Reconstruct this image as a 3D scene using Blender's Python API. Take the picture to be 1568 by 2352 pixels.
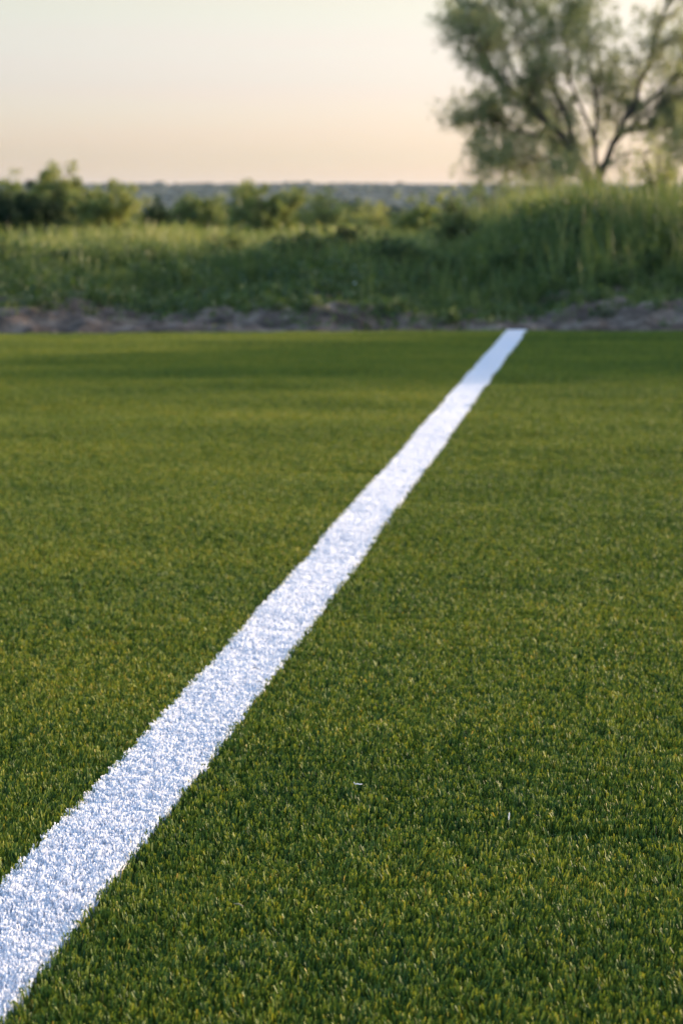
import bpy, math, random
import numpy as np
from mathutils import Vector

for o in list(bpy.data.objects):
    bpy.data.objects.remove(o)
S = bpy.context.scene
C = S.collection
R = math.radians
rng = np.random.default_rng(7)
random.seed(7)

# ------------------------------------------------------------------ camera
cd = bpy.data.cameras.new('camera')
cam = bpy.data.objects.new('camera', cd)
C.objects.link(cam)
cam.location = (0, 0, 0.60)
cam.rotation_euler = (R(90 - 7.68), 0, 0)
cd.sensor_fit = 'VERTICAL'
cd.sensor_height = 22.3
cd.sensor_width = 22.3
cd.lens = 50
cd.clip_start = 0.05
cd.clip_end = 20000
cd.dof.use_dof = True
cd.dof.focus_distance = 2.22
cd.dof.aperture_fstop = 7.0
S.camera = cam

# ------------------------------------------------------------------ light
SUN_AZ, SUN_EL = 61.0, 7.5          # degrees clockwise from the view direction, above the horizon
w = bpy.data.worlds.new('World')
S.world = w
w.use_nodes = True
nt = w.node_tree
nt.nodes.clear()
sky = nt.nodes.new('ShaderNodeTexSky')
sky.sky_type = 'NISHITA'
sky.sun_disc = False
sky.sun_elevation = R(SUN_EL)
sky.sun_rotation = R(SUN_AZ)
sky.air_density = 1.0
sky.dust_density = 1.6
sky.ozone_density = 1.5
bg = nt.nodes.new('ShaderNodeBackground')
bg.inputs['Strength'].default_value = 0.15
out = nt.nodes.new('ShaderNodeOutputWorld')
tc = nt.nodes.new('ShaderNodeTexCoord')
sx = nt.nodes.new('ShaderNodeSeparateXYZ')
nt.links.new(tc.outputs['Generated'], sx.inputs[0])
rp = nt.nodes.new('ShaderNodeValToRGB')        # tint by height: low sky dimmed, upper sky left brighter to light the ground
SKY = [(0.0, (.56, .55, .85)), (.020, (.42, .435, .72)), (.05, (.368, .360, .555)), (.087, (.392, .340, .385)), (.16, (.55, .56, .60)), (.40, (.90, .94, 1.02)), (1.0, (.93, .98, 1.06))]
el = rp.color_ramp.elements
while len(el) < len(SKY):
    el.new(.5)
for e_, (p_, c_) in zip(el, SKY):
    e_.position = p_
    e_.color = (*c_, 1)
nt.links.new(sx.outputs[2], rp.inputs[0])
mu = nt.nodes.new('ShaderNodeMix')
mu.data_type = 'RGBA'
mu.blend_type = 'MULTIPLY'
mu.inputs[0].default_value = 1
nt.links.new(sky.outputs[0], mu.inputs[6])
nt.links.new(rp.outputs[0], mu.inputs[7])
mp = nt.nodes.new('ShaderNodeMapping')          # faint streaks of cirrus
mp.inputs['Scale'].default_value = (3.0, 3.0, 60)
mp.inputs['Rotation'].default_value = (0, R(1.5), 0)
nz = nt.nodes.new('ShaderNodeTexNoise')
nz.inputs['Scale'].default_value = 1.2
nz.inputs['Detail'].default_value = 4
nt.links.new(tc.outputs['Generated'], mp.inputs[0])
nt.links.new(mp.outputs[0], nz.inputs['Vector'])
r2 = nt.nodes.new('ShaderNodeValToRGB')
r2.color_ramp.elements[0].position = .3
r2.color_ramp.elements[0].color = (1.0, .965, .975, 1)
r2.color_ramp.elements[1].position = .7
r2.color_ramp.elements[1].color = (.97, 1.0, .99, 1)
nt.links.new(nz.outputs[0], r2.inputs[0])
m2 = nt.nodes.new('ShaderNodeMix')
m2.data_type = 'RGBA'
m2.blend_type = 'MULTIPLY'
m2.inputs[0].default_value = 1
nt.links.new(mu.outputs[2], m2.inputs[6])
nt.links.new(r2.outputs[0], m2.inputs[7])
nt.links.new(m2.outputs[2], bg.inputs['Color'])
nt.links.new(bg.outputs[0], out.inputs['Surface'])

sl = bpy.data.lights.new('sun', 'SUN')
sl.energy = 2.0
sl.angle = R(1.3)
sl.color = (1.0, 0.74, 0.48)
sun = bpy.data.objects.new('sun', sl)
C.objects.link(sun)
sd = Vector((math.sin(R(SUN_AZ)) * math.cos(R(SUN_EL)), math.cos(R(SUN_AZ)) * math.cos(R(SUN_EL)), math.sin(R(SUN_EL))))
sun.rotation_euler = sd.to_track_quat('Z', 'Y').to_euler()

S.view_settings.view_transform = 'Standard'
S.view_settings.look = 'None'
S.view_settings.exposure = 2.5
S.view_settings.gamma = 1
S.view_settings.use_curve_mapping = False
S.render.engine = 'CYCLES'
S.cycles.max_bounces = 7
S.cycles.diffuse_bounces = 4
S.cycles.glossy_bounces = 2
S.cycles.transmission_bounces = 4
S.cycles.transparent_max_bounces = 4
S.cycles.volume_bounces = 0
S.cycles.caustics_reflective = False
S.cycles.caustics_refractive = False
S.cycles.use_denoising = True

# ------------------------------------------------------------------ helpers
F = 5273.0
PT = R(7.68)


def at(px, py, y):
    """world point at world depth y that lies behind photo pixel (px, py) of a 1568x2352 view"""
    a, b = (px - 784) / F, (1176 - py) / F
    dy = b * math.sin(PT) + math.cos(PT)
    dz = b * math.cos(PT) - math.sin(PT)
    return Vector((a / dy * y, y, 0.6 + dz / dy * y))


def _hash(i, j, seed):
    n = (i * 374761393 + j * 668265263 + seed * 1274126177) & 0xFFFFFFFF
    n = ((n ^ (n >> 13)) * 1274126177) & 0xFFFFFFFF
    return ((n ^ (n >> 16)) & 0xFFFF) / 65535.0


def vn(x, y, seed=0):
    """smooth value noise in -1..1"""
    x = np.asarray(x, float)
    y = np.asarray(y, float)
    xi = np.floor(x).astype(np.int64)
    yi = np.floor(y).astype(np.int64)
    fx, fy = x - xi, y - yi
    fx = fx * fx * (3 - 2 * fx)
    fy = fy * fy * (3 - 2 * fy)
    a, b = _hash(xi, yi, seed), _hash(xi + 1, yi, seed)
    c, d = _hash(xi, yi + 1, seed), _hash(xi + 1, yi + 1, seed)
    return ((a * (1 - fx) + b * fx) * (1 - fy) + (c * (1 - fx) + d * fx) * fy) * 2 - 1


def sstep(a, b, x):
    t = np.clip((np.asarray(x, float) - a) / (b - a), 0, 1)
    return t * t * (3 - 2 * t)


def tagit(o, label=None, cat=None, group=None, kind=None):
    if label: o['label'] = label
    if cat: o['category'] = cat
    if group: o['group'] = group
    if kind: o['kind'] = kind
    return o


def mesh_np(name, verts, faces, mat, parent=None, tone=None, smooth=False, extra=None):
    """verts (N,3), faces (M,k) all with the same k, tone (N,) point attribute"""
    me = bpy.data.meshes.new(name)
    verts = np.ascontiguousarray(verts, dtype=np.float32)
    faces = np.ascontiguousarray(faces, dtype=np.int32)
    n, k = faces.shape
    me.vertices.add(len(verts))
    me.vertices.foreach_set('co', verts.ravel())
    me.loops.add(n * k)
    me.loops.foreach_set('vertex_index', faces.ravel())
    me.polygons.add(n)
    me.polygons.foreach_set('loop_start', np.arange(0, n * k, k, dtype=np.int32))
    me.polygons.foreach_set('loop_total', np.full(n, k, dtype=np.int32))
    if smooth:
        me.polygons.foreach_set('use_smooth', np.ones(n, dtype=bool))
    me.update(calc_edges=True)
    if tone is not None:
        a = me.attributes.new('tone', 'FLOAT', 'POINT')
        a.data.foreach_set('value', np.ascontiguousarray(tone, dtype=np.float32))
    if mat:
        me.materials.append(mat)
    o = bpy.data.objects.new(name, me)
    C.objects.link(o)
    if parent:
        o.parent = parent
    return o


def blades(root, h, lean, width, yaw, nseg=3, p=1.8, taper=0.75, q=2.0, droop=0.0):
    """ribbons; root (N,3), h (N,), lean (N,2) offset of tip, width (N,), yaw (N,) of the flat side"""
    n = len(root)
    V = np.zeros((n, nseg + 1, 2, 3))
    for k in range(nseg + 1):
        t = k / nseg
        c = root.copy()
        c[:, 0] += lean[:, 0] * t ** p
        c[:, 1] += lean[:, 1] * t ** p
        c[:, 2] += h * (t - droop * t ** 3)
        hw = width / 2 * (1 - (1 - taper) * t ** q)
        s = np.stack([np.cos(yaw) * hw, np.sin(yaw) * hw, np.zeros(n)], 1)
        V[:, k, 0] = c - s
        V[:, k, 1] = c + s
    V = V.reshape(-1, 3)
    base = (np.arange(n) * (nseg + 1) * 2)[:, None, None]
    k = np.arange(nseg)[None, :, None] * 2
    q4 = np.array([0, 1, 3, 2])[None, None, :]
    Fc = (base + k + q4).reshape(-1, 4)
    return V, Fc


def leaves(c, size, wid, rngl, up=0.3, droop=0.0):
    """diamond leaves: centres (N,3), length size (N,), width ratio"""
    n = len(c)
    d = rngl.normal(size=(n, 3))
    d[:, 2] = d[:, 2] * (1 - up) - droop
    d /= np.linalg.norm(d, axis=1)[:, None] + 1e-9
    r = rngl.normal(size=(n, 3))
    s = np.cross(d, r)
    s /= np.linalg.norm(s, axis=1)[:, None] + 1e-9
    a = c - d * size[:, None] * .5
    b = c + d * size[:, None] * .5
    m = c + d * size[:, None] * 0.05
    V = np.stack([a, m + s * (size * wid / 2)[:, None], b, m - s * (size * wid / 2)[:, None]], 1).reshape(-1, 3)
    Fc = (np.arange(n)[:, None] * 4 + np.arange(4)[None, :])
    return V, Fc


def ramp(nt, stops, fac):
    r = nt.nodes.new('ShaderNodeValToRGB')
    e = r.color_ramp.elements
    while len(e) < len(stops):
        e.new(0.5)
    for el, (p_, c_) in zip(e, stops):
        el.position = p_
        el.color = (*c_, 1)
    if fac is not None:
        nt.links.new(fac, r.inputs[0])
    return r.outputs[0]


def mat_leaf(name, stops, rough=0.5, trans=0.3, spec=0.4, noise=None, trans_tint=(1, 1, 1), side_tone=False):
    """colour follows the per-blade attribute 'tone'; noise=(scale, amount, sx, sy) adds a slow change of tone across the ground"""
    m = bpy.data.materials.new(name)
    m.use_nodes = True
    nt = m.node_tree
    nt.nodes.clear()
    L = nt.links
    at_ = nt.nodes.new('ShaderNodeAttribute')
    at_.attribute_name = 'tone'
    fac = at_.outputs['Fac']
    if noise:
        g = nt.nodes.new('ShaderNodeNewGeometry')
        mp = nt.nodes.new('ShaderNodeMapping')
        mp.inputs['Scale'].default_value = (noise[2], noise[3], 0.0)
        nz = nt.nodes.new('ShaderNodeTexNoise')
        nz.inputs['Scale'].default_value = noise[0]
        nz.inputs['Detail'].default_value = 3
        L.new(g.outputs['Position'], mp.inputs[0])
        L.new(mp.outputs[0], nz.inputs['Vector'])
        ma = nt.nodes.new('ShaderNodeMath')
        ma.operation = 'MULTIPLY_ADD'
        L.new(nz.outputs[0], ma.inputs[0])
        ma.inputs[1].default_value = noise[1]
        ma.inputs[2].default_value = -noise[1] * 0.5
        ad = nt.nodes.new('ShaderNodeMath')
        ad.operation = 'ADD'
        L.new(fac, ad.inputs[0])
        L.new(ma.outputs[0], ad.inputs[1])
        fac = ad.outputs[0]
    if side_tone:      # tone is raised a little on the left side of the line
        vm = nt.nodes.new('ShaderNodeVectorMath')
        vm.operation = 'DOT_PRODUCT'
        L.new(g.outputs['Position'], vm.inputs[0])
        vm.inputs[1].default_value = (0.99265, -0.12102, 0)
        lt = nt.nodes.new('ShaderNodeMath')
        lt.operation = 'LESS_THAN'
        L.new(vm.outputs['Value'], lt.inputs[0])
        lt.inputs[1].default_value = -.4939
        m3 = nt.nodes.new('ShaderNodeMath')
        m3.operation = 'MULTIPLY_ADD'
        L.new(lt.outputs[0], m3.inputs[0])
        m3.inputs[1].default_value = .07
        L.new(fac, m3.inputs[2])
        fac = m3.outputs[0]
    col = ramp(nt, stops, fac)
    pr = nt.nodes.new('ShaderNodeBsdfPrincipled')
    pr.inputs['Roughness'].default_value = rough
    pr.inputs['Specular IOR Level'].default_value = spec
    L.new(col, pr.inputs['Base Color'])
    o = nt.nodes.new('ShaderNodeOutputMaterial')
    if trans > 0:
        tr = nt.nodes.new('ShaderNodeBsdfTranslucent')
        mu = nt.nodes.new('ShaderNodeMix')
        mu.data_type = 'RGBA'
        mu.blend_type = 'MULTIPLY'
        mu.inputs[0].default_value = 1
        L.new(col, mu.inputs[6])
        mu.inputs[7].default_value = (*trans_tint, 1)
        L.new(mu.outputs[2], tr.inputs[0])
        mx = nt.nodes.new('ShaderNodeMixShader')
        mx.inputs[0].default_value = trans
        L.new(pr.outputs[0], mx.inputs[1])
        L.new(tr.outputs[0], mx.inputs[2])
        L.new(mx.outputs[0], o.inputs['Surface'])
    else:
        L.new(pr.outputs[0], o.inputs['Surface'])
    return m


def mat_noise(name, stops, scale=(1, 1, 1), nscale=5, detail=6, rough=0.9, bump=0.0, bscale=40, spec=0.2):
    m = bpy.data.materials.new(name)
    m.use_nodes = True
    nt = m.node_tree
    L = nt.links
    pr = nt.nodes['Principled BSDF']
    pr.inputs['Roughness'].default_value = rough
    pr.inputs['Specular IOR Level'].default_value = spec
    tc = nt.nodes.new('ShaderNodeTexCoord')
    mp = nt.nodes.new('ShaderNodeMapping')
    mp.inputs['Scale'].default_value = scale
    L.new(tc.outputs['Object'], mp.inputs[0])
    nz = nt.nodes.new('ShaderNodeTexNoise')
    nz.inputs['Scale'].default_value = nscale
    nz.inputs['Detail'].default_value = detail
    L.new(mp.outputs[0], nz.inputs['Vector'])
    L.new(ramp(nt, stops, nz.outputs[0]), pr.inputs['Base Color'])
    if bump:
        n2 = nt.nodes.new('ShaderNodeTexNoise')
        n2.inputs['Scale'].default_value = bscale
        n2.inputs['Detail'].default_value = 5
        L.new(mp.outputs[0], n2.inputs['Vector'])
        b = nt.nodes.new('ShaderNodeBump')
        b.inputs['Distance'].default_value = bump
        L.new(n2.outputs[0], b.inputs['Height'])
        L.new(b.outputs[0], pr.inputs['Normal'])
    return m


# ------------------------------------------------------------------ materials
M_turf = mat_leaf('turf_fibre', [(0.0, (.008, .028, .009)), (0.3, (.036, .084, .016)), (0.62, (.135, .186, .023)), (0.86, (.235, .232, .028)), (1.0, (.31, .240, .05))],
                  rough=.6, trans=.28, spec=.22, noise=(1.0, .50, 1.1, 2.4), trans_tint=(1.25, 1.05, .55), side_tone=True)  # stretched noise paints sun-and-shade patches, and nap, into the fibre colour
M_white = mat_leaf('white_fibre', [(0.0, (.66, .69, .77)), (1.0, (.73, .745, .79))], rough=.6, trans=.58, spec=.15)
M_base = mat_noise('turf_backing', [(.3, (.010, .022, .008)), (.7, (.025, .045, .012))], nscale=60)
M_grass = mat_leaf('wild_grass', [(0.0, (.024, .046, .016)), (0.3, (.055, .090, .025)), (0.55, (.102, .135, .036)), (.8, (.17, .19, .055)), (1, (.30, .27, .11))],
                   rough=.55, trans=.38, spec=.3, noise=(.7, .25, 1, 1), trans_tint=(1.1, 1.1, .6))
M_bush = mat_leaf('bush_leaf', [(0, (.055, .090, .030)), (.5, (.14, .175, .045)), (1, (.27, .27, .08))], trans=.42, spec=.35, trans_tint=(1.1, 1.1, .6))
M_bushdark = mat_leaf('dark_bush_leaf', [(0, (.012, .026, .012)), (1, (.035, .060, .022))], trans=.15, rough=.8, spec=.1)
M_tree = mat_leaf('tree_leaf', [(0, (.095, .135, .060)), (.5, (.20, .225, .090)), (1, (.32, .31, .12))], trans=.55, spec=.35)
M_bark = mat_noise('bark', [(.3, (.030, .024, .020)), (.7, (.085, .068, .055))], scale=(1, 1, .2), nscale=25, bump=.02, bscale=30)
M_stem = mat_noise('weed_stem', [(.3, (.06, .09, .02)), (.7, (.12, .13, .04))], nscale=20)
M_dirt = mat_noise('dirt', [(.32, (.036, .023, .016)), (.5, (.105, .070, .050)), (.72, (.24, .175, .13))], nscale=9.0, detail=9, bump=.03, bscale=30)
M_plain = mat_noise('plain_ground', [(.3, (.05, .075, .025)), (.55, (.09, .11, .035)), (.75, (.15, .14, .06))], nscale=.15, detail=8, scale=(1, .4, 1))
M_ridge = mat_noise('ridge_ground', [(.3, (.012, .020, .012)), (.7, (.03, .038, .020))], nscale=.02, detail=8)
M_wood = mat_noise('far_wood', [(.3, (.012, .022, .012)), (.7, (.030, .042, .020))], nscale=.15, detail=6)

# ------------------------------------------------------------------ turf
DIR = np.array([0.12102, 0.99265])       # along the line
NRM = np.array([0.99265, -0.12102])      # across it, to the right
A0 = np.array([0.83765, 10.95102])       # far end of the line's centre
UA = float(A0 @ NRM)
HALF = 0.0485


def bow(v):
    return np.interp(v, [-4, 1.6, 2.0, 2.4, 2.9, 3.8, 5.5, 8, 11], [0, 0, .002, .010, .014, .013, .008, .003, 0])


def uv2xy(u, v):
    u = np.asarray(u) + UA
    return np.stack([u * NRM[0] + v * DIR[0], u * NRM[1] + v * DIR[1]], -1)


def edge_y(x):
    """depth at which the turf ends"""
    return np.interp(x, [-9, -1.6, -.8, .85, 1.6, 9], [9.9, 10.66, 10.80, 10.955, 10.86, 10.6])


def hz(x, y):
    """gentle unevenness of the laid turf"""
    return .0042 * vn(x * 1.1 + 5, y * 2.1, 3) + .0026 * vn(x * 3.7, y * 4.3, 4) + .0008 * vn(x * 11, y * 12, 5)


def turf_points(n, x0, x1, y0, y1, rg, periodic=True):
    """pile roots in bunches and the lean they share"""
    nx = int(math.sqrt(n * (x1 - x0) / (y1 - y0)))
    ny = int(n / nx)
    gx, gy = np.meshgrid(np.arange(nx), np.arange(ny))
    sx, sy = (x1 - x0) / nx, (y1 - y0) / ny
    x = x0 + (gx.ravel() + rg.uniform(-.1, 1.1, nx * ny)) * sx
    y = y0 + (gy.ravel() + rg.uniform(-.1, 1.1, nx * ny)) * sy
    return x, y


def pile(x, y, seed, rg, zb=None, var=1.0):
    n = len(x)
    k = 1 / .006
    lx = vn(x * k, y * k, seed) * .0044 + vn(x * k * .4, y * k * .4, seed + 5) * .0016 + rg.normal(0, .0014, n)
    ly = vn(x * k, y * k, seed + 1) * .0044 + vn(x * k * .4, y * k * .4, seed + 6) * .0016 + rg.normal(0, .0014, n)
    clump = vn(x * k * 1.25, y * k * 1.25, seed + 2)
    tip = var * clump * .0026 + vn(x * 60, y * 60, seed + 3) * .0010 + rg.normal(0, .0011, n) * (.4 + .6 * var)
    tip -= var * .0048 * np.clip(-clump + .02, 0, 1)
    tip -= var * np.where(rg.random(n) < .10, rg.uniform(0, .005, n), 0)
    base = -.017
    h = (tip - base) / .94
    root = np.stack([x - lx * .4, y - ly * .4, np.full(n, base)], 1)
    if zb is not None:
        root[:, 2] += zb
    wd = rg.uniform(.0011, .0019, n)
    yaw = rg.uniform(0, math.pi, n)
    V, Fc = blades(root, h, np.stack([lx, ly], 1), wd, yaw, nseg=3, p=2.6, taper=.8, q=3, droop=.06)
    tone = np.clip(.47 + .12 * vn(x * k * .6, y * k * .6, seed + 9) + rg.normal(0, .17, n), 0, 1)
    return V, Fc, np.repeat(tone, 8)


TS, NV = .20, 6
VV, FF, TT, VID = [], [], [], []
off = 0
for k in range(NV):
    rg = np.random.default_rng(100 + k)
    x, y = turf_points(6000, -TS / 2, TS / 2, -TS / 2, TS / 2, rg)
    V, Fc, T = pile(x + k * 3.1, y, 20 + k * 17, rg)
    V[:, 0] -= k * 3.1
    VV.append(V); FF.append(Fc + off); TT.append(T); VID.append(np.full(len(V), k))
    off += len(V)
pts, rots, idx = [], [], []
prng = np.random.default_rng(55)
for side in (1, -1):
    for c in range(36):
        u = side * (HALF - .0035 + TS * (c + .5))
        ex, ey = None, None
        # far end of this strip of tiles
        v = 11.0
        for _ in range(4):
            q = uv2xy(u, v)
            v += float(edge_y(q[0])) - q[1]
        vtop = v - TS / 2
        for r_ in range(70):
            vc = vtop - r_ * TS
            if vc < -.6:
                break
            px_, py_ = uv2xy(u + bow(vc), vc)
            if abs(px_) > 1.1 + .45 * max(py_, 0) + (1.5 if px_ > 0 else 0):
                continue
            e = .05
            gx = (hz(px_ + e, py_) - hz(px_ - e, py_)) / (2 * e)
            gy = (hz(px_, py_ + e) - hz(px_, py_ - e)) / (2 * e)
            nrm = Vector((-gx, -gy, 1)).normalized()
            qn = Vector((0, 0, 1)).rotation_difference(nrm)
            from mathutils import Quaternion
            qz = Quaternion((0, 0, 1), -R(6.951) + prng.integers(0, 4) * math.pi / 2)
            e_ = (qn @ qz).to_euler()
            pts.append((px_, py_, float(hz(px_, py_))))
            rots.append(tuple(e_))
            idx.append(prng.integers(0, NV))
pts = np.array(pts)
V = np.concatenate(VV + [pts])
Fc = np.concatenate(FF)
T = np.concatenate(TT + [np.zeros(len(pts))])
turf = mesh_np('artificial_turf', V, Fc, M_turf, tone=T)
me = turf.data
a = me.attributes.new('vid', 'INT', 'POINT')
a.data.foreach_set('value', np.concatenate(VID + [100 + np.array(idx)]).astype(np.int32))
a = me.attributes.new('rot', 'FLOAT_VECTOR', 'POINT')
a.data.foreach_set('vector', np.concatenate([np.zeros((off, 3)), np.array(rots)]).astype(np.float32).ravel())
tagit(turf, kind='stuff', label='dense short green artificial turf covering the pitch on both sides of the white line', cat='artificial turf')

ng = bpy.data.node_groups.new('lay_turf', 'GeometryNodeTree')
ng.interface.new_socket('Geometry', in_out='INPUT', socket_type='NodeSocketGeometry')
ng.interface.new_socket('Geometry', in_out='OUTPUT', socket_type='NodeSocketGeometry')
gi = ng.nodes.new('NodeGroupInput')
go = ng.nodes.new('NodeGroupOutput')


def named(name, typ):
    n = ng.nodes.new('GeometryNodeInputNamedAttribute')
    n.data_type = typ
    n.inputs[0].default_value = name
    return n.outputs[0]


def compare(sock, op, val):
    n = ng.nodes.new('FunctionNodeCompare')
    n.data_type = 'INT'
    n.operation = op
    ng.links.new(sock, n.inputs[2])
    n.inputs[3].default_value = val
    return n.outputs[0]


vid = named('vid', 'INT')
g2i = ng.nodes.new('GeometryNodeGeometryToInstance')
for k in reversed(range(NV)):
    sp = ng.nodes.new('GeometryNodeSeparateGeometry')
    sp.domain = 'POINT'
    ng.links.new(gi.outputs[0], sp.inputs[0])
    ng.links.new(compare(vid, 'EQUAL', k), sp.inputs[1])
    ng.links.new(sp.outputs[0], g2i.inputs[0])
sp = ng.nodes.new('GeometryNodeSeparateGeometry')
sp.domain = 'POINT'
ng.links.new(gi.outputs[0], sp.inputs[0])
ng.links.new(compare(vid, 'GREATER_EQUAL', 100), sp.inputs[1])
m2p = ng.nodes.new('GeometryNodeMeshToPoints')
ng.links.new(sp.outputs[0], m2p.inputs[0])
iop = ng.nodes.new('GeometryNodeInstanceOnPoints')
ng.links.new(m2p.outputs[0], iop.inputs['Points'])
ng.links.new(g2i.outputs[0], iop.inputs['Instance'])
iop.inputs['Pick Instance'].default_value = True
sb = ng.nodes.new('FunctionNodeIntegerMath')
sb.operation = 'SUBTRACT'
ng.links.new(vid, sb.inputs[0])
sb.inputs[1].default_value = 100
ng.links.new(sb.outputs[0], iop.inputs['Instance Index'])
e2r = ng.nodes.new('FunctionNodeEulerToRotation')
ng.links.new(named('rot', 'FLOAT_VECTOR'), e2r.inputs[0])
ng.links.new(e2r.outputs[0], iop.inputs['Rotation'])
ng.links.new(iop.outputs[0], go.inputs[0])
md = turf.modifiers.new('lay', 'NODES')
md.node_group = ng

# the white line: real pile, never repeated
rg = np.random.default_rng(5)
L0, L1 = -.6, 11.0
n_near = int((L1 - L0) * HALF * 2 * 230000)
u, v = turf_points(n_near, -HALF, HALF, L0, L1, rg)
ek = np.sign(u) * (.0012 * vn(v * 75, u * 0 + 9, 32) + .0018 * vn(v * 170, u * 0 + 7, 31))
u = u + ek * (np.abs(u) / HALF) ** 3 + bow(v)
xy = uv2xy(u, v)
keep = xy[:, 1] < edge_y(xy[:, 0]) + .01
x, y = xy[keep, 0], xy[keep, 1]
V, Fc, T = pile(x, y, 400, rg, zb=hz(x, y) + .0008, var=.32)
line = mesh_np('field_line', V, Fc, M_white, tone=T)
tagit(line, 'straight white turf boundary line running diagonally across the green pitch', 'field line')

# sheet under the pile
gx, gy = np.meshgrid(np.linspace(-9, 11, 90), np.linspace(-4, 11.2, 90))
zz = hz(gx, gy) - .0165
gyc = np.minimum(gy, edge_y(gx) + .01)
V = np.stack([gx, gyc, zz], -1).reshape(-1, 3)
i = np.arange(89 * 90).reshape(89, 90)[:, :-1].ravel()
Fc = np.stack([i, i + 1, i + 91, i + 90], 1)
o = mesh_np('turf_ground', V, Fc, M_base, smooth=True)
tagit(o, kind='structure')

# ------------------------------------------------------------------ land beyond the turf


def land(x, y):
    s = y - edge_y(np.clip(x, -9, 9))
    rt = sstep(.2, 1.6, x)                       # the right side is higher
    toe = .034 + .040 * sstep(.9, 1.5, x) * (1 - sstep(.6, 1.6, s)) + .022 * np.clip(np.abs(x - .2) - .4, 0, 1.3) + .05 * vn(x * 1.3, y * 0 + 2, 60) + .02 * rt
    z = -.03 + (toe + .03) * sstep(.0, .55, s)
    z = z + (.15 + .21 * rt + .80 * sstep(5.2, 7.4, x) * (1 - .95 * sstep(13.4, 14.2, y)) * (1 + .42 * vn(x * .9, y * .25, 66)) - .20 * sstep(1.9, 2.7, x) * (1 - sstep(4.8, 5.8, x) * (y < 13.8))) * sstep(.5, 3.0, s) + .04 * sstep(3, 7, s)  # includes an unseen hump and dip at right, shaped to shade the far turf
    z = z - .55 * sstep(9, 40, s) - 3.0 * sstep(60, 500, s)
    rough = sstep(.0, .12, s) * (1 - .55 * sstep(1.2, 3, s)) * (1 - sstep(20, 40, s))
    z = z + rough * (.026 * vn(x * 3.1, y * 4.5, 61) + .026 * vn(x * 9, y * 11, 62) + .012 * vn(x * 22, y * 26, 63) + .008 * vn(x * 50, y * 60, 67))
    z = z + .05 * vn(x * .6, y * .5, 64) * sstep(1, 4, s) * (1 - sstep(20, 60, s))
    return np.where(s < 0, -.035, z)


def grid(name, xs, ys, mat):
    gx, gy = np.meshgrid(xs, ys)
    V = np.stack([gx, gy, land(gx, gy)], -1).reshape(-1, 3)
    nx, ny = len(xs), len(ys)
    i = np.arange(nx * ny).reshape(ny, nx)[:-1, :-1].ravel()
    return mesh_np(name, V, np.stack([i, i + 1, i + nx + 1, i + nx], 1), mat, smooth=True)


tagit(grid('dirt_bank', np.linspace(-7, 14, 560), np.linspace(9.6, 17, 260), M_dirt), kind='structure')
# one sheet to the horizon, with the near part left low under the pitch and the bank
ys = np.concatenate([np.linspace(-60, 16.5, 30), np.linspace(17, 60, 60), np.geomspace(62, 9000, 90)])
xs = np.concatenate([-np.geomspace(9000, 16, 60), np.linspace(-15, 20, 90), np.geomspace(21, 9000, 60)])
gx, gy = np.meshgrid(xs, ys)
zz = np.where(gy < 16.9, -.3, land(gx, gy) - .004)
zz = np.where((gy < 16.9) & ((gx < -6.5) | (gx > 13.5)) & (gy > 11), land(gx, gy) - .01, zz)
V = np.stack([gx, gy, zz], -1).reshape(-1, 3)
nx, ny = len(xs), len(ys)
i = np.arange(nx * ny).reshape(ny, nx)[:-1, :-1].ravel()
tagit(mesh_np('plain_ground', V, np.stack([i, i + 1, i + nx + 1, i + nx], 1), M_plain, smooth=True), kind='structure')

# low ridge far off
xs = np.linspace(-1500, 1500, 420)
ys = np.linspace(1150, 1900, 50)
gx, gy = np.meshgrid(xs, ys)
prof = sstep(1150, 1550, gy) * (1 - .6 * sstep(1600, 1900, gy))
zz = -4 + prof * (15.0 + 1.1 * vn(gx / 150, gy / 300, 71) + .5 * vn(gx / 30, gy / 60, 72) - gx * .0030)
V = np.stack([gx, gy, zz], -1).reshape(-1, 3)
nx, ny = len(xs), len(ys)
i = np.arange(nx * ny).reshape(ny, nx)[:-1, :-1].ravel()
tagit(mesh_np('hills', V, np.stack([i, i + 1, i + nx + 1, i + nx], 1), M_ridge, smooth=True), kind='structure')


def ridge_z(x, y):
    p_ = sstep(1150, 1550, y) * (1 - .6 * sstep(1600, 1900, y))
    return -4 + p_ * (15.0 + 1.1 * vn(x / 150, y / 300, 71) + .5 * vn(x / 30, y / 60, 72) - x * .0030)


def blob_field(name, x, y, z, rad, hgt, mat, seed):
    """rough leafy lumps standing close together"""
    rg = np.random.default_rng(seed)
    import bmesh
    bm = bmesh.new()
    bmesh.ops.create_icosphere(bm, subdivisions=2, radius=1)
    bv = np.array([v.co[:] for v in bm.verts])
    bf = np.array([[v.index for v in f.verts] for f in bm.faces])
    bm.free()
    n = len(x)
    V = np.repeat(bv[None], n, 0)
    V = V * (1 + rg.normal(0, .13, (n, len(bv), 1)))
    V[:, :, 0] *= rad[:, None]
    V[:, :, 1] *= rad[:, None]
    V[:, :, 2] *= hgt[:, None]
    V += np.stack([x, y, z], 1)[:, None, :]
    Fc = (bf[None] + (np.arange(n) * len(bv))[:, None, None]).reshape(-1, 3)
    return mesh_np(name, V.reshape(-1, 3), Fc, mat)


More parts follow.
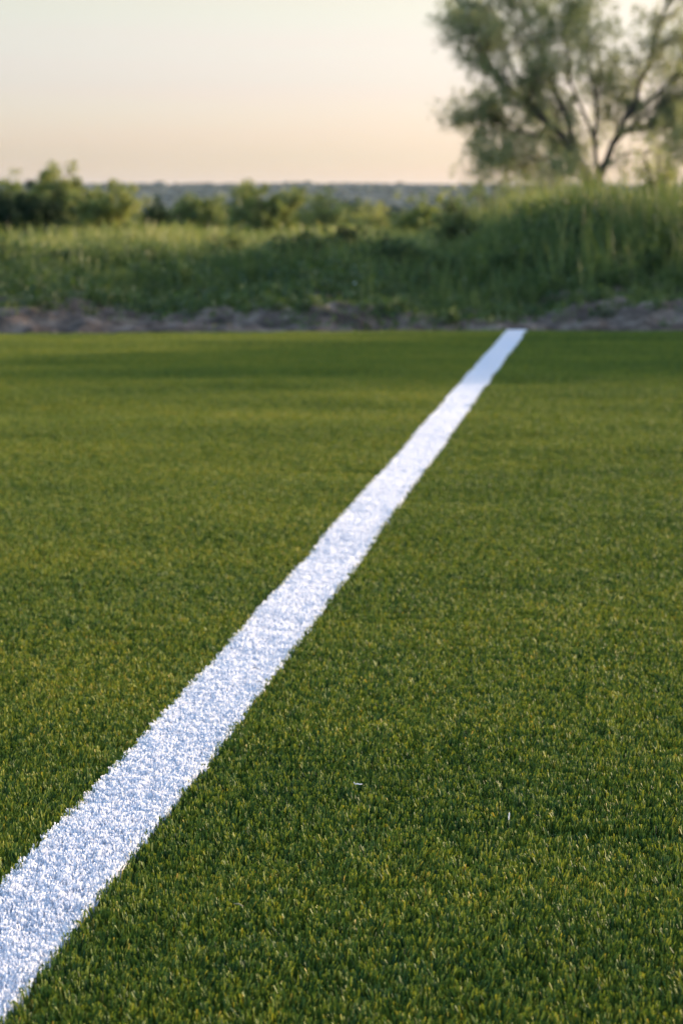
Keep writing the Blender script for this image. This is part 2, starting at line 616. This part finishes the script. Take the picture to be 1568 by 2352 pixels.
rg = np.random.default_rng(8)
n = 5200
x = rg.uniform(-700, 700, n)
y = rg.uniform(1180, 1700, n)
hh = rg.uniform(.7, 1.5, n) * np.where(rg.random(n) < .04, 1.7, 1)
tagit(blob_field('distant_forest', x, y, ridge_z(x, y) + hh * .3, rg.uniform(2.0, 5.5, n), hh, M_wood, 9), kind='stuff',
      label='low blue-grey wooded ridge line far away on the horizon', cat='distant forest')
n = 900
y = rg.uniform(180, 900, n)
x = rg.uniform(-.25, .25, n) * y
hh = rg.uniform(.5, 1.5, n) * (.6 + y / 900)
tagit(blob_field('distant_scrub', x, y, land(x, y) + hh * .3, hh * 1.5, hh, M_wood, 10), kind='stuff',
      label='low scrub scattered over the plain in front of the distant ridge', cat='scrub')

# ------------------------------------------------------------------ grasses of the bank


def dens(x, y):
    """how much grows at a spot, 0..1"""
    s = y - edge_y(np.clip(x, -9, 9))
    d = sstep(.22, .85, s + .34 * vn(x * 1.7, y * 1.7, 80) + .12 * vn(x * 6, y * 6, 81) - .15 * sstep(.7, 1.3, x) + .15 * np.exp(-((x - .0) / .5) ** 2))
    bare = sstep(.35, .6, vn(x * .9 + 3, y * 1.6, 82)) * (1 - sstep(1.6, 2.4, s))
    return np.maximum(d * (1 - .8 * bare), .16 * (vn(x * 5, y * 5, 83) > .25) * (s > -.02))


def grass_patch(n, x0, x1, y0, y1, hfun, tonefun, wmin, wmax, seed, nseg=4, spread=.45, clump=.06):
    rg = np.random.default_rng(seed)
    nc = max(1, n // 9)
    cx, cy = rg.uniform(x0, x1, nc), rg.uniform(y0, y1, nc)
    k = rg.random(nc) < dens(cx, cy)
    cx, cy = cx[k], cy[k]
    ch = rg.uniform(.6, 1.25, len(cx))
    ct = rg.normal(0, .10, len(cx))
    x = np.repeat(cx, 9)
    y = np.repeat(cy, 9)
    m = len(x)
    x = x + rg.normal(0, clump * .5, m)
    y = y + rg.normal(0, clump * .5, m)
    s = y - edge_y(np.clip(x, -9, 9))
    h = hfun(x, s) * np.repeat(ch, 9) * rg.uniform(.55, 1.15, m)
    ang = rg.uniform(0, 2 * math.pi, m)
    ln = h * rg.uniform(.05, spread, m)
    lean = np.stack([np.cos(ang) * ln, np.sin(ang) * ln], 1)
    root = np.stack([x, y, land(x, y) - .01], 1)
    wd = rg.uniform(wmin, wmax, m)
    V, Fc = blades(root, h, lean, wd, rg.uniform(0, math.pi, m), nseg=nseg, p=1.8, taper=.12, q=1.8, droop=.12)
    T = np.clip(tonefun(x, y, s) + np.repeat(ct, 9) + rg.normal(0, .10, m), 0, 1)
    return V, Fc, np.repeat(T, (nseg + 1) * 2)


def join(parts):
    V, Fc, T, o_ = [], [], [], 0
    for a_, b_, c_ in parts:
        V.append(a_); Fc.append(b_ + o_); T.append(c_)
        o_ += len(a_)
    return np.concatenate(V), np.concatenate(Fc), np.concatenate(T)


def h_bank(x, s):
    rt = sstep(.4, 1.5, x) * (1 - .7 * sstep(1.9, 2.6, x) * (1 - sstep(4.8, 5.6, x)))  # grass outside the view kept short there to let low sun through
    h = .05 + .09 * sstep(.5, 2.2, s) + rt * .17 * sstep(.9, 2.4, s)
    h = h * (1 + .40 * vn(x * 1.4, s * 1.2, 90)) * (1 + .45 * vn(x * 4.3, s * 3.5, 88))
    return np.clip(h, .02, 1)


def t_bank(x, y, s):
    return .43 + .15 * vn(x * 1.1, y * 1.6, 91) + .12 * vn(x * 3.7, y * 4, 87) + .10 * sstep(2.2, 4, s)


def h_top(x, s):
    rt = sstep(.4, 1.8, x) * (1 - .8 * sstep(2.1, 2.9, x))  # likewise cut down right of the view for the sun
    return (.10 + .17 * rt) * (1 + .30 * vn(x * .8, s * .6, 92)) * (1 + .35 * vn(x * 3.6, s * 2.0, 89))


def t_top(x, y, s):
    return .76 + .15 * vn(x * .7, y * .5, 93) - .12 * sstep(.5, 1.6, x)


parts = [grass_patch(1400, .2, 6, 12.6, 17, lambda x, s: .12 + .30 * sstep(.3, 1.6, x), lambda x, y, s: .70 + 0 * x, .004, .009, 8, spread=.3, clump=.10),
         grass_patch(1500, -4, .5, 13.0, 19, lambda x, s: .17 + 0 * x, lambda x, y, s: .78 + 0 * x, .004, .009, 11, spread=.3, clump=.10),
         grass_patch(6500, .1, 5, 11.9, 14.3, lambda x, s: .20 + .10 * sstep(.3, 1.6, x) + .05 * vn(x * 3, s * 3, 86), lambda x, y, s: .50 + .14 * vn(x * 2, y * 2, 85), .004, .009, 6, spread=.35),
         grass_patch(3000, -3.5, .3, 11.7, 14.0, lambda x, s: .13 + .04 * vn(x * 3, s * 3, 86), lambda x, y, s: .62 + .15 * vn(x * 2, y * 2, 84), .004, .009, 7, spread=.35),
         grass_patch(95000, -4.5, 6, 10.9, 14.2, h_bank, t_bank, .003, .008, 1),
         grass_patch(16000, 6, 13, 10.9, 14.5, h_bank, t_bank, .005, .010, 5),
         grass_patch(60000, -5.5, 8, 13.6, 20, h_top, t_top, .004, .009, 2),
         grass_patch(50000, -9, 14, 20, 42, lambda x, s: .12 + .08 * vn(x * .3, s * .3, 94), lambda x, y, s: .62 + .15 * vn(x * .3, y * .2, 95), .010, .022, 3, nseg=3, clump=.2)]
# low broad-leaved ground cover
rg = np.random.default_rng(33)
n = 70000
x, y = rg.uniform(-4.5, 6, n), rg.uniform(11.0, 14, n)
k = rg.random(n) < dens(x, y) * (.35 + .5 * (vn(x * 2.2, y * 2.2, 97) > -.1))
x, y = x[k], y[k]
c = np.stack([x, y, land(x, y) + rg.uniform(.0, .09, len(x)) * (1 + vn(x * 2, y * 2, 98))], 1)
lv, lf = leaves(c, rg.uniform(.015, .04, len(x)), .5, rg, up=.5)
parts.append((lv, lf, np.repeat(np.clip(.30 + rg.normal(0, .09, len(x)) + .12 * vn(x * 1.5, y * 1.5, 99), 0, 1), 4)))
n = 1900
mx, my = rg.uniform(-4.2, 6, n), 10.9 + rg.uniform(.35, 3.6, n)
k = rg.random(n) < .15 + .85 * dens(mx, my)
mx, my = mx[k], my[k]
mr = rg.uniform(.025, .085, len(mx)) * (.6 + .6 * sstep(11.3, 13, my)) * (1 + .7 * sstep(.5, 1.5, mx) * sstep(11.8, 13.2, my))
mt = np.clip(.36 + rg.normal(0, .14, len(mx)), 0, .75)
cnt = (mr * 1700).astype(int)
ii = np.repeat(np.arange(len(mx)), cnt)
d = rg.normal(size=(len(ii), 3))
d /= np.linalg.norm(d, axis=1)[:, None]
d *= (mr[ii] * rg.random(len(ii)) ** .4)[:, None]
d[:, 2] *= 1 + .8 * rg.random(len(mx))[ii]
c = np.stack([mx[ii] + d[:, 0] * 1.5, my[ii] + d[:, 1], land(mx[ii], my[ii]) + np.abs(d[:, 2]) * 1.3], 1)
lv, lf = leaves(c, rg.uniform(.012, .035, len(ii)), .45, rg, up=.4)
parts.append((lv, lf, np.repeat(np.clip(mt[ii] + rg.normal(0, .07, len(ii)), 0, 1), 4)))
V, Fc, T = join(parts)
tagit(mesh_np('wild_grass', V, Fc, M_grass, tone=T), kind='stuff', label='rough wild grass and low weeds growing over the dirt bank', cat='wild grass')

# ------------------------------------------------------------------ plants
def tube(pts, rad, nside=6):
    """tapered tube along pts"""
    pts = [Vector(p_) for p_ in pts]
    V = []
    for i_, p_ in enumerate(pts):
        d = (pts[min(i_ + 1, len(pts) - 1)] - pts[max(i_ - 1, 0)]).normalized()
        a_ = d.orthogonal().normalized() if abs(d.z) < .999 else Vector((1, 0, 0))
        if i_ == 0:
            ref = a_
        a_ = (ref - d * ref.dot(d)).normalized()
        ref = a_
        b_ = d.cross(a_)
        for k in range(nside):
            t = 2 * math.pi * k / nside
            V.append(p_ + (a_ * math.cos(t) + b_ * math.sin(t)) * rad[i_])
    Fc = []
    for i_ in range(len(pts) - 1):
        for k in range(nside):
            k2 = (k + 1) % nside
            Fc.append((i_ * nside + k, i_ * nside + k2, (i_ + 1) * nside + k2, (i_ + 1) * nside + k))
    return np.array([v[:] for v in V]), np.array(Fc)


def jointubes(ts):
    V, Fc, o_ = [], [], 0
    for a_, b_ in ts:
        V.append(a_); Fc.append(b_ + o_)
        o_ += len(a_)
    return np.concatenate(V), np.concatenate(Fc)


def root_empty(name, loc, **kw):
    o = bpy.data.objects.new(name, None)
    o.empty_display_size = .1
    C.objects.link(o)
    o.location = loc
    tagit(o, **kw)
    return o


def bezier(a_, b_, c_, n=8):
    return [a_ * (1 - t) ** 2 + b_ * 2 * t * (1 - t) + c_ * t * t for t in [i_ / (n - 1) for i_ in range(n)]]


def bush(px, base_py, top_py, wpx, y, seed, mat, label, group=None, nleaf=9000, leaf=.05, dense=1.0, cat='bush', tone=.5, name='bush', lean=0.0, gap=.35):
    """shrub seen at photo pixel column px, standing at depth y"""
    rg = np.random.default_rng(seed)
    rr = random.Random(seed)
    base = at(px, base_py, y)
    top = at(px, top_py, y)
    H = top.z - base.z
    W = wpx / F * y
    base.z = float(land(base.x, y)) - .05
    H = top.z - base.z
    o = root_empty(name, base, label=label, cat=cat, group=group)
    tubes = []
    cl = []
    nb = 11
    for k in range(nb):
        a_ = 2 * math.pi * k / nb + rr.uniform(-.3, .3)
        sp = rr.uniform(.15, 1) * W * .46
        e = Vector((math.cos(a_) * sp + lean * H, math.sin(a_) * sp, H * rr.uniform(.62, .98) * (1 - .35 * (sp / (W * .5)) ** 2)))
        m_ = Vector((e.x * .25, e.y * .25, e.z * .6))
        pts_ = bezier(Vector((0, 0, 0)), m_, e, 8)
        tubes.append(tube(pts_, [H * .022 * (1 - .85 * i_ / 7) for i_ in range(8)], 5))
        for t in range(2, 8):
            for _ in range(3):
                c_ = pts_[t] + Vector((rr.gauss(0, 1), rr.gauss(0, 1), rr.gauss(0, .8))) * W * .085
                cl.append((c_, rr.uniform(.05, .11) * (W + H) * .5))
                if rr.random() < .5:
                    tubes.append(tube([pts_[t], (pts_[t] + c_) / 2 + Vector((0, 0, .02 * H)), c_], [H * .007, H * .005, H * .002], 4))
    for _ in range(int(70 * dense)):
        a_, b_ = rr.uniform(0, 6.28), math.asin(rr.uniform(.05, 1))
        q_ = rr.uniform(.62, .95)
        cl.append((Vector((math.cos(a_) * math.cos(b_) * W * .46 * q_, math.sin(a_) * math.cos(b_) * W * .46 * q_, math.sin(b_) * H * .84 * q_)), rr.uniform(.05, .09) * (W + H) * .5))
    # skirt of lower foliage
    for _ in range(int(26 * dense)):
        a_ = rr.uniform(0, 6.28)
        sp = rr.uniform(.1, .5) * W
        cl.append((Vector((math.cos(a_) * sp, math.sin(a_) * sp, rr.uniform(.05, .5) * H)), rr.uniform(.07, .12) * (W + H) * .5))
    ci = rg.integers(0, len(cl), nleaf)
    cc = np.array([c_[0][:] for c_ in cl])[ci]
    cr = np.array([c_[1] for c_ in cl])[ci]
    d = rg.normal(size=(nleaf, 3))
    d /= np.linalg.norm(d, axis=1)[:, None]
    P = cc + d * (cr * rg.random(nleaf) ** .5)[:, None]
    P[:, 2] = np.abs(P[:, 2])
    V, Fc = leaves(P, rg.uniform(.6, 1.3, nleaf) * leaf, .42, rg, up=.2)
    ct = rg.normal(0, .12, len(cl))[ci]
    T = np.clip(tone + ct + rg.normal(0, .12, nleaf), 0, 1)
    tv, tf = jointubes(tubes)
    mesh_np('stem', tv, tf, M_bark, parent=o, smooth=True)
    mesh_np('foliage', V, Fc, mat, parent=o, tone=np.repeat(T, 4))
    return o


bush(58, 550, 436, 270, 24, 201, M_bushdark, 'dark dense low bush in the bright shrubs at the grass edge', nleaf=42000, leaf=.035, tone=.4, dense=1.6)
bush(138, 535, 386, 225, 28.5, 202, M_bush, 'tallest yellow-green shrub in the clump beside the dark dense bush', nleaf=30000, leaf=.042, tone=.62)
bush(20, 520, 402, 190, 33, 203, M_bush, 'olive shrub rising directly behind the dark dense bush', nleaf=11000, leaf=.05, tone=.5)
bush(240, 535, 425, 220, 27, 204, M_bush, 'small yellowish shrub sloping down beside the tallest yellow-green shrub', nleaf=26000, leaf=.038, tone=.7)
bush(352, 510, 456, 105, 45, 205, M_bushdark, 'small round dark green bush standing alone under the ridge', nleaf=8000, leaf=.055, tone=.95)
bush(455, 515, 452, 210, 48, 206, M_bush, 'low olive bush between the small round one and the broad domed one', nleaf=22000, leaf=.065, tone=.4)
bush(612, 515, 424, 225, 44, 207, M_bush, 'broad domed olive bush rising to the top of the ridge', nleaf=32000, leaf=.06, tone=.5)
bush(748, 530, 442, 180, 36, 208, M_bush, 'thin pale yellow bush right of the broad domed one', nleaf=14000, leaf=.045, tone=.9)
bush(860, 545, 468, 170, 30, 212, M_bush, 'low straw-coloured bush in the middle of the bank top', nleaf=9000, leaf=.035, tone=.85)
bush(975, 560, 462, 180, 24, 213, M_bush, 'low green bush where the bank begins to rise', nleaf=13000, leaf=.03, tone=.5)
bush(1055, 590, 462, 150, 15.5, 209, M_bush, 'dark green leafy bush on the shoulder of the bank', nleaf=9000, leaf=.022, tone=.12)
bush(1140, 500, 396, 200, 30, 210, M_bush, 'loose dull green shrub under the hanging tree branches', nleaf=2600, leaf=.04, tone=.4, dense=.5)
bush(1515, 500, 330, 190, 30, 211, M_bush, 'yellowish feathery shrub beneath the horizontal tree branch', nleaf=8500, leaf=.038, tone=.85)
bush(1330, 520, 402, 190, 22, 214, M_bush, 'bright green shrub hiding the foot of the tree trunks', nleaf=5000, leaf=.028, tone=.75)

bush(1290, 640, 500, 170, 13.6, 215, M_grass, 'dark leafy weed clump in the tall grass below the tree trunks', nleaf=9000, leaf=.022, tone=.16)
bush(905, 640, 545, 190, 13.3, 216, M_grass, 'dark low leafy clump at the middle of the bank', nleaf=9000, leaf=.020, tone=.10)
bush(690, 620, 540, 210, 13.4, 217, M_grass, 'wide dark leafy clump on the bank below the broad domed bush', nleaf=9000, leaf=.020, tone=.14)
bush(1470, 650, 520, 150, 13.3, 218, M_grass, 'mid green leafy clump in the tall grass near the edge of view', nleaf=8000, leaf=.022, tone=.28)
bush(1180, 650, 560, 150, 12.9, 219, M_grass, 'rounded olive weed clump directly above the far end of the line', nleaf=8000, leaf=.020, tone=.36)
bush(150, 660, 575, 170, 13.0, 220, M_grass, 'dark weed clump on the bank under the dark dense bush', nleaf=8000, leaf=.020, tone=.16)

bush(1040, 560, 415, 90, 19.0, 221, M_bush, 'thin light green shrub poking above the shoulder of the bank', nleaf=1500, leaf=.03, tone=.7, dense=.4)
bush(520, 600, 508, 120, 14.2, 222, M_grass, 'small yellowish clump on the bank crest below the gap between bushes', nleaf=3500, leaf=.022, tone=.6)
bush(790, 610, 520, 110, 14.0, 223, M_bushdark, 'small very dark clump on the crest in the middle of the bank', nleaf=5000, leaf=.022, tone=.5)
bush(345, 640, 565, 150, 13.2, 224, M_grass, 'olive leafy clump on the bank below the small round dark bush', nleaf=6000, leaf=.022, tone=.33)
bush(20, 650, 555, 130, 13.4, 225, M_grass, 'deep green clump on the bank at the edge of view', nleaf=6000, leaf=.022, tone=.05)
bush(1010, 660, 575, 130, 13.0, 226, M_grass, 'low mottled clump on the bank beneath the dark shoulder bush', nleaf=5000, leaf=.022, tone=.25)
bush(1400, 600, 455, 130, 14.5, 227, M_bushdark, 'very dark shrub in the tall grass below the horizontal branch', nleaf=7000, leaf=.024, tone=.7)
bush(1230, 560, 430, 140, 15.5, 228, M_bush, 'bushy olive sapling above the tall grass left of the trunks', nleaf=5000, leaf=.024, tone=.35)


def weed(px, y, hgt, seed, label, tone=.5, nst=5, name='tall_weed', group=None):
    """upright leafy weed"""
    rr = random.Random(seed)
    rg = np.random.default_rng(seed)
    x = (px - 784) / F * y
    o = root_empty(name, (x, y, float(land(x, y)) - .01), label=label, cat='weed', group=group)
    tubes, P = [], []
    for k in range(nst):
        a_ = rr.uniform(0, 6.28)
        e = Vector((math.cos(a_) * hgt * .18, math.sin(a_) * hgt * .18, hgt * rr.uniform(.7, 1)))
        pts_ = bezier(Vector((rr.gauss(0, .01), rr.gauss(0, .01), 0)), Vector((e.x * .2, e.y * .2, e.z * .6)), e, 8)
        tubes.append(tube(pts_, [.003 * (1 - .7 * i_ / 7) for i_ in range(8)], 4))
        for t in np.linspace(.15, 1, 26):
            q = pts_[0].lerp(pts_[-1], t)
            P.append((q.x + rr.gauss(0, .012), q.y + rr.gauss(0, .012), q.z + rr.gauss(0, .006)))
    P = np.array(P)
    V, Fc = leaves(P, rg.uniform(.03, .06, len(P)), .22, rg, up=.1)
    tv, tf = jointubes(tubes)
    mesh_np('stem', tv, tf, M_stem, parent=o)
    mesh_np('foliage', V, Fc, M_grass, parent=o, tone=np.repeat(np.clip(tone + rg.normal(0, .08, len(P)), 0, 1), 4))


weed(432, 12.3, .22, 301, 'bright green upright weed on the bank below the small round dark bush', .62, 7)
weed(245, 13.2, .22, 302, 'slim green weed standing on the bank below the sloping yellowish shrub', .5, 4)
weed(560, 12.9, .17, 303, 'short leafy weed on the mid bank below the broad domed bush', .42)
weed(1098, 12.6, .26, 304, 'narrow light green weed in front of the dark shoulder bush', .6, 4)
weed(1190, 12.7, .27, 305, 'tall narrow weed on the bank above the far end of the white line', .58, 4)
weed(1360, 12.8, .26, 306, 'upright weed in the tall grass in front of the tree trunks', .5, 5)
weed(1500, 12.5, .22, 307, 'upright weed in the tall grass beneath the feathery shrub', .48, 5)
weed(1035, 11.25, .06, 308, 'small green tuft rooted in the bare dirt strip near the line end', .6, 9)
weed(700, 11.9, .10, 309, 'short bright weed above the dirt strip at the middle of the bank', .65, 7)

# ------------------------------------------------------------------ the tree
TD = 40.0


def tp(px, py, dy=0.0):
    return at(px, py, TD + dy)


rr = random.Random(12)
tx = tp(1352, 410).x
tb = Vector((tx, TD, float(land(tx, TD))))
tree = root_empty('tree', tb, label='large spreading tree with fine loose foliage and several leaning trunks behind the bank', cat='tree')
limbs = [   # (pixel path, depth drift, start radius m)
    ([(1355, 470), (1340, 395), (1300, 330), (1240, 270), (1180, 215), (1130, 165), (1100, 110)], -1.2, .085),
    ([(1345, 405), (1318, 320), (1285, 230), (1250, 140), (1215, 60), (1190, -40)], .8, .055),
    ([(1300, 330), (1230, 310), (1170, 300), (1150, 280), (1122, 262)], 1.0, .035),
    ([(1365, 470), (1375, 400), (1405, 330), (1455, 290), (1520, 290), (1590, 268), (1680, 240)], .6, .080),
    ([(1405, 330), (1440, 270), (1470, 190), (1500, 100), (1530, 0), (1550, -100)], -1.0, .050),
    ([(1372, 405), (1366, 330), (1368, 240), (1350, 150), (1345, 60), (1330, -60)], 1.6, .042),
    ([(1340, 395), (1290, 370), (1230, 365), (1180, 360), (1140, 372)], -.6, .028),
    ([(1366, 330), (1340, 270), (1310, 180), (1300, 90), (1290, 0), (1290, -80)], -1.8, .032),
    ([(1440, 270), (1500, 220), (1570, 160), (1640, 90), (1690, 0)], 1.5, .040),
    ([(1230, 270), (1180, 170), (1150, 90), (1115, 40), (1100, -20)], .6, .030),
    ([(1520, 290), (1580, 300), (1650, 310), (1720, 330)], -.8, .028),
    ([(1375, 400), (1420, 360), (1480, 345), (1540, 350)], -1.4, .022),
    ([(1340, 395), (1300, 400), (1255, 395), (1210, 405), (1160, 390)], 1.2, .024),
    ([(1360, 405), (1335, 375), (1300, 350), (1270, 320), (1250, 280)], .9, .020),
    ([(1362, 420), (1340, 395), (1310, 385), (1275, 380)], -1.5, .018),
    ([(1368, 390), (1400, 350), (1420, 290), (1425, 220)], 1.0, .022),
    ([(1455, 290), (1490, 250), (1540, 230), (1600, 215)], .8, .026),
]
tubes, twig_pts = [], []


def limb(pts_, r0, depth):
    n = len(pts_)
    tubes.append(tube(pts_, [r0 * (1 - .78 * i_ / (n - 1)) for i_ in range(n)], 7 if depth == 0 else 5 if depth == 1 else 4))
    for i_ in range(1, n):
        f = i_ / (n - 1)
        d = (pts_[i_] - pts_[i_ - 1]).normalized()
        if depth < 3:
            for _ in range((2, 2, 2)[depth]):
                if depth == 0 and f < .35:
                    continue
                nd = (d + Vector((rr.gauss(0, .7), rr.gauss(0, .7), rr.gauss(.1, .55)))).normalized()
                ln = (.75, .50, .30)[depth] * rr.uniform(.6, 1.25) * (1.1 - .4 * f)
                q = [pts_[i_].copy()]
                for s_ in range(4):
                    nd = (nd + Vector((rr.gauss(0, .22), rr.gauss(0, .22), rr.gauss(-.03 if depth > 1 else .03, .2)))).normalized()
                    q.append(q[-1] + nd * ln / 4)
                limb(q, r0 * (1 - .7 * f) * .5, depth + 1)
    if depth >= 2:
        for p_ in pts_[1:]:
            twig_pts.append((p_, d))


for path, dd, r0 in limbs:
    n = len(path)
    P0 = []
    for i_, (a_, b_) in enumerate(path):
        P0.append(tp(a_, b_, dd * i_ / (n - 1)) - tb)
    # smooth
    Q = []
    for i_ in range(n - 1):
        for t in (0, .5):
            p0, p1, p2, p3 = P0[max(i_ - 1, 0)], P0[i_], P0[i_ + 1], P0[min(i_ + 2, n - 1)]
            Q.append(.5 * ((2 * p1) + (p2 - p0) * t + (2 * p0 - 5 * p1 + 4 * p2 - p3) * t * t + (3 * p1 - p0 - 3 * p2 + p3) * t ** 3))
    Q.append(P0[-1])
    limb([q + Vector((rr.gauss(0, .02), rr.gauss(0, .02), rr.gauss(0, .02))) for q in Q], r0, 0)
tv, tf = jointubes(tubes)
mesh_np('trunk', tv, tf, M_bark, parent=tree, smooth=True)
rg = np.random.default_rng(77)
tw = np.array([p_[:] for p_, _ in twig_pts])
print('twigs', len(tw))
tw = tw[rg.random(len(tw)) < np.where((tw[:, 0] < -.7) & (tw[:, 2] < tp(0, 285).z - tb.z), .09, .152)]
per = 19
P = np.repeat(tw, per, 0)
nl = len(P)
P = P + rg.normal(0, .038, (nl, 3)) * np.array([1, 1, 1.5]) - np.array([0, 0, .05])
V, Fc = leaves(P, rg.uniform(.04, .085, nl), .24, rg, up=0, droop=.6)
T = np.clip(.42 + .22 * vn(P[:, 0] * 1.1, P[:, 2] * 1.1, 120) + .10 * (P[:, 0] > 1) + rg.normal(0, .12, nl), 0, 1)  # right side of the crown gets a sunlit, yellower tone in the leaf colour
mesh_np('crown', V, Fc, M_tree, parent=tree, tone=np.repeat(T, 4))

# ------------------------------------------------------------------ loose scraps on the turf and the line
def scrap(name, px, py, path, rad, mat, label, cat, z=.004):
    """thin loose fibre lying over the pile"""
    path = [tuple(.52 * q for q in p_[:2]) + (p_[2],) for p_ in path]
    a_, b_ = (px - 784) / F, (1176 - py) / F
    d = Vector((a_, b_ * math.sin(PT) + math.cos(PT), b_ * math.cos(PT) - math.sin(PT)))
    t = (.6 - z) / -d.z
    c_ = Vector((d.x * t, d.y * t, 0))
    zz = float(hz(c_.x, c_.y)) + z
    pts_ = [Vector(p_) for p_ in path]
    n = len(pts_)
    tv_, tf_ = tube(pts_, [rad * (1 - .4 * abs(2 * i_ / (n - 1) - 1)) for i_ in range(n)], 5)
    o = mesh_np(name, tv_, tf_, mat, smooth=True, tone=np.full(len(tv_), .9))
    o.location = (c_.x, c_.y, zz)
    tagit(o, label, cat)
    return o


M_dry = mat_noise('dry_fibre', [(.3, (.05, .045, .035)), (.7, (.10, .09, .07))], nscale=300)
M_straw = mat_noise('straw', [(.3, (.25, .19, .09)), (.7, (.38, .30, .16))], nscale=300)
scrap('loose_fibre', 822, 1807, [(-.0085, 0, .0035), (-.006, .001, .001), (-.002, 0, .0018), (.003, -.001, .0012), (.0085, 0, .0014)], .0007, M_white,
      'tiny bent white fibre lying alone on the green turf right of the line', 'loose fibre')
scrap('loose_fibre', 1168, 1880, [(-.0004, 0, -.001), (0, 0, .002), (.0008, .001, .006)], .0008, M_white,
      'tiny upright white fibre sticking out of the green turf', 'loose fibre')
scrap('dry_stem', 588, 1546, [(-.012, .004, .0015), (-.004, .002, .003), (.004, -.002, .002), (.011, -.007, .001)], .0006, M_dry,
      'thin dark dry stem lying on the white line, farther of the two', 'dry stem')
scrap('dry_stem', 596, 1578, [(-.007, .002, .002), (0, .002, .003), (.006, -.003, .001), (.007, -.006, .001)], .0005, M_dry,
      'short hooked dark dry stem lying on the white line, nearer of the two', 'dry stem')
scrap('dry_stem', 298, 1942, [(-.004, .012, .003), (.001, .004, .004), (.003, -.002, .003), (.002, -.010, .002)], .0005, M_straw,
      'thin pale brown bent stem near the edge of the line', 'dry stem')
scrap('straw_piece', 548, 2085, [(-.008, .004, .003), (0, 0, .0035), (.008, -.005, .002)], .0008, M_straw,
      'small straw-coloured stalk lying on the green turf near the line', 'straw')
scrap('litter_scrap', 816, 657, [(-.012, 0, 0), (0, .004, .010), (.012, 0, .002)], .007, M_white,
      'tiny pale scrap of litter caught in the grass of the bank', 'litter')
ls = C.objects['litter_scrap']
ly = 12.0
lx = (816 - 784) / F * ly
ls.location = (lx, ly, float(land(lx, ly)) + .07)

# ------------------------------------------------------------------ haze
mh = bpy.data.materials.new('haze')
mh.use_nodes = True
nt = mh.node_tree
nt.nodes.clear()
pv = nt.nodes.new('ShaderNodeVolumePrincipled')
pv.inputs['Color'].default_value = (.70, .85, 1.0, 1)
pv.inputs['Density'].default_value = .00007
pv.inputs['Anisotropy'].default_value = .2
om = nt.nodes.new('ShaderNodeOutputMaterial')
nt.links.new(pv.outputs[0], om.inputs['Volume'])
x0, x1, y0, y1, z0, z1 = -9100, 9100, -200, 9200, -6, 40
V = np.array([(x, y, z) for z in (z0, z1) for y in (y0, y1) for x in (x0, x1)], float)
Fc = np.array([(0, 2, 3, 1), (4, 5, 7, 6), (0, 1, 5, 4), (2, 6, 7, 3), (0, 4, 6, 2), (1, 3, 7, 5)])
hz_o = mesh_np('haze', V, Fc, mh)
tagit(hz_o, kind='stuff', label='thin pale evening haze over the plain', cat='haze')
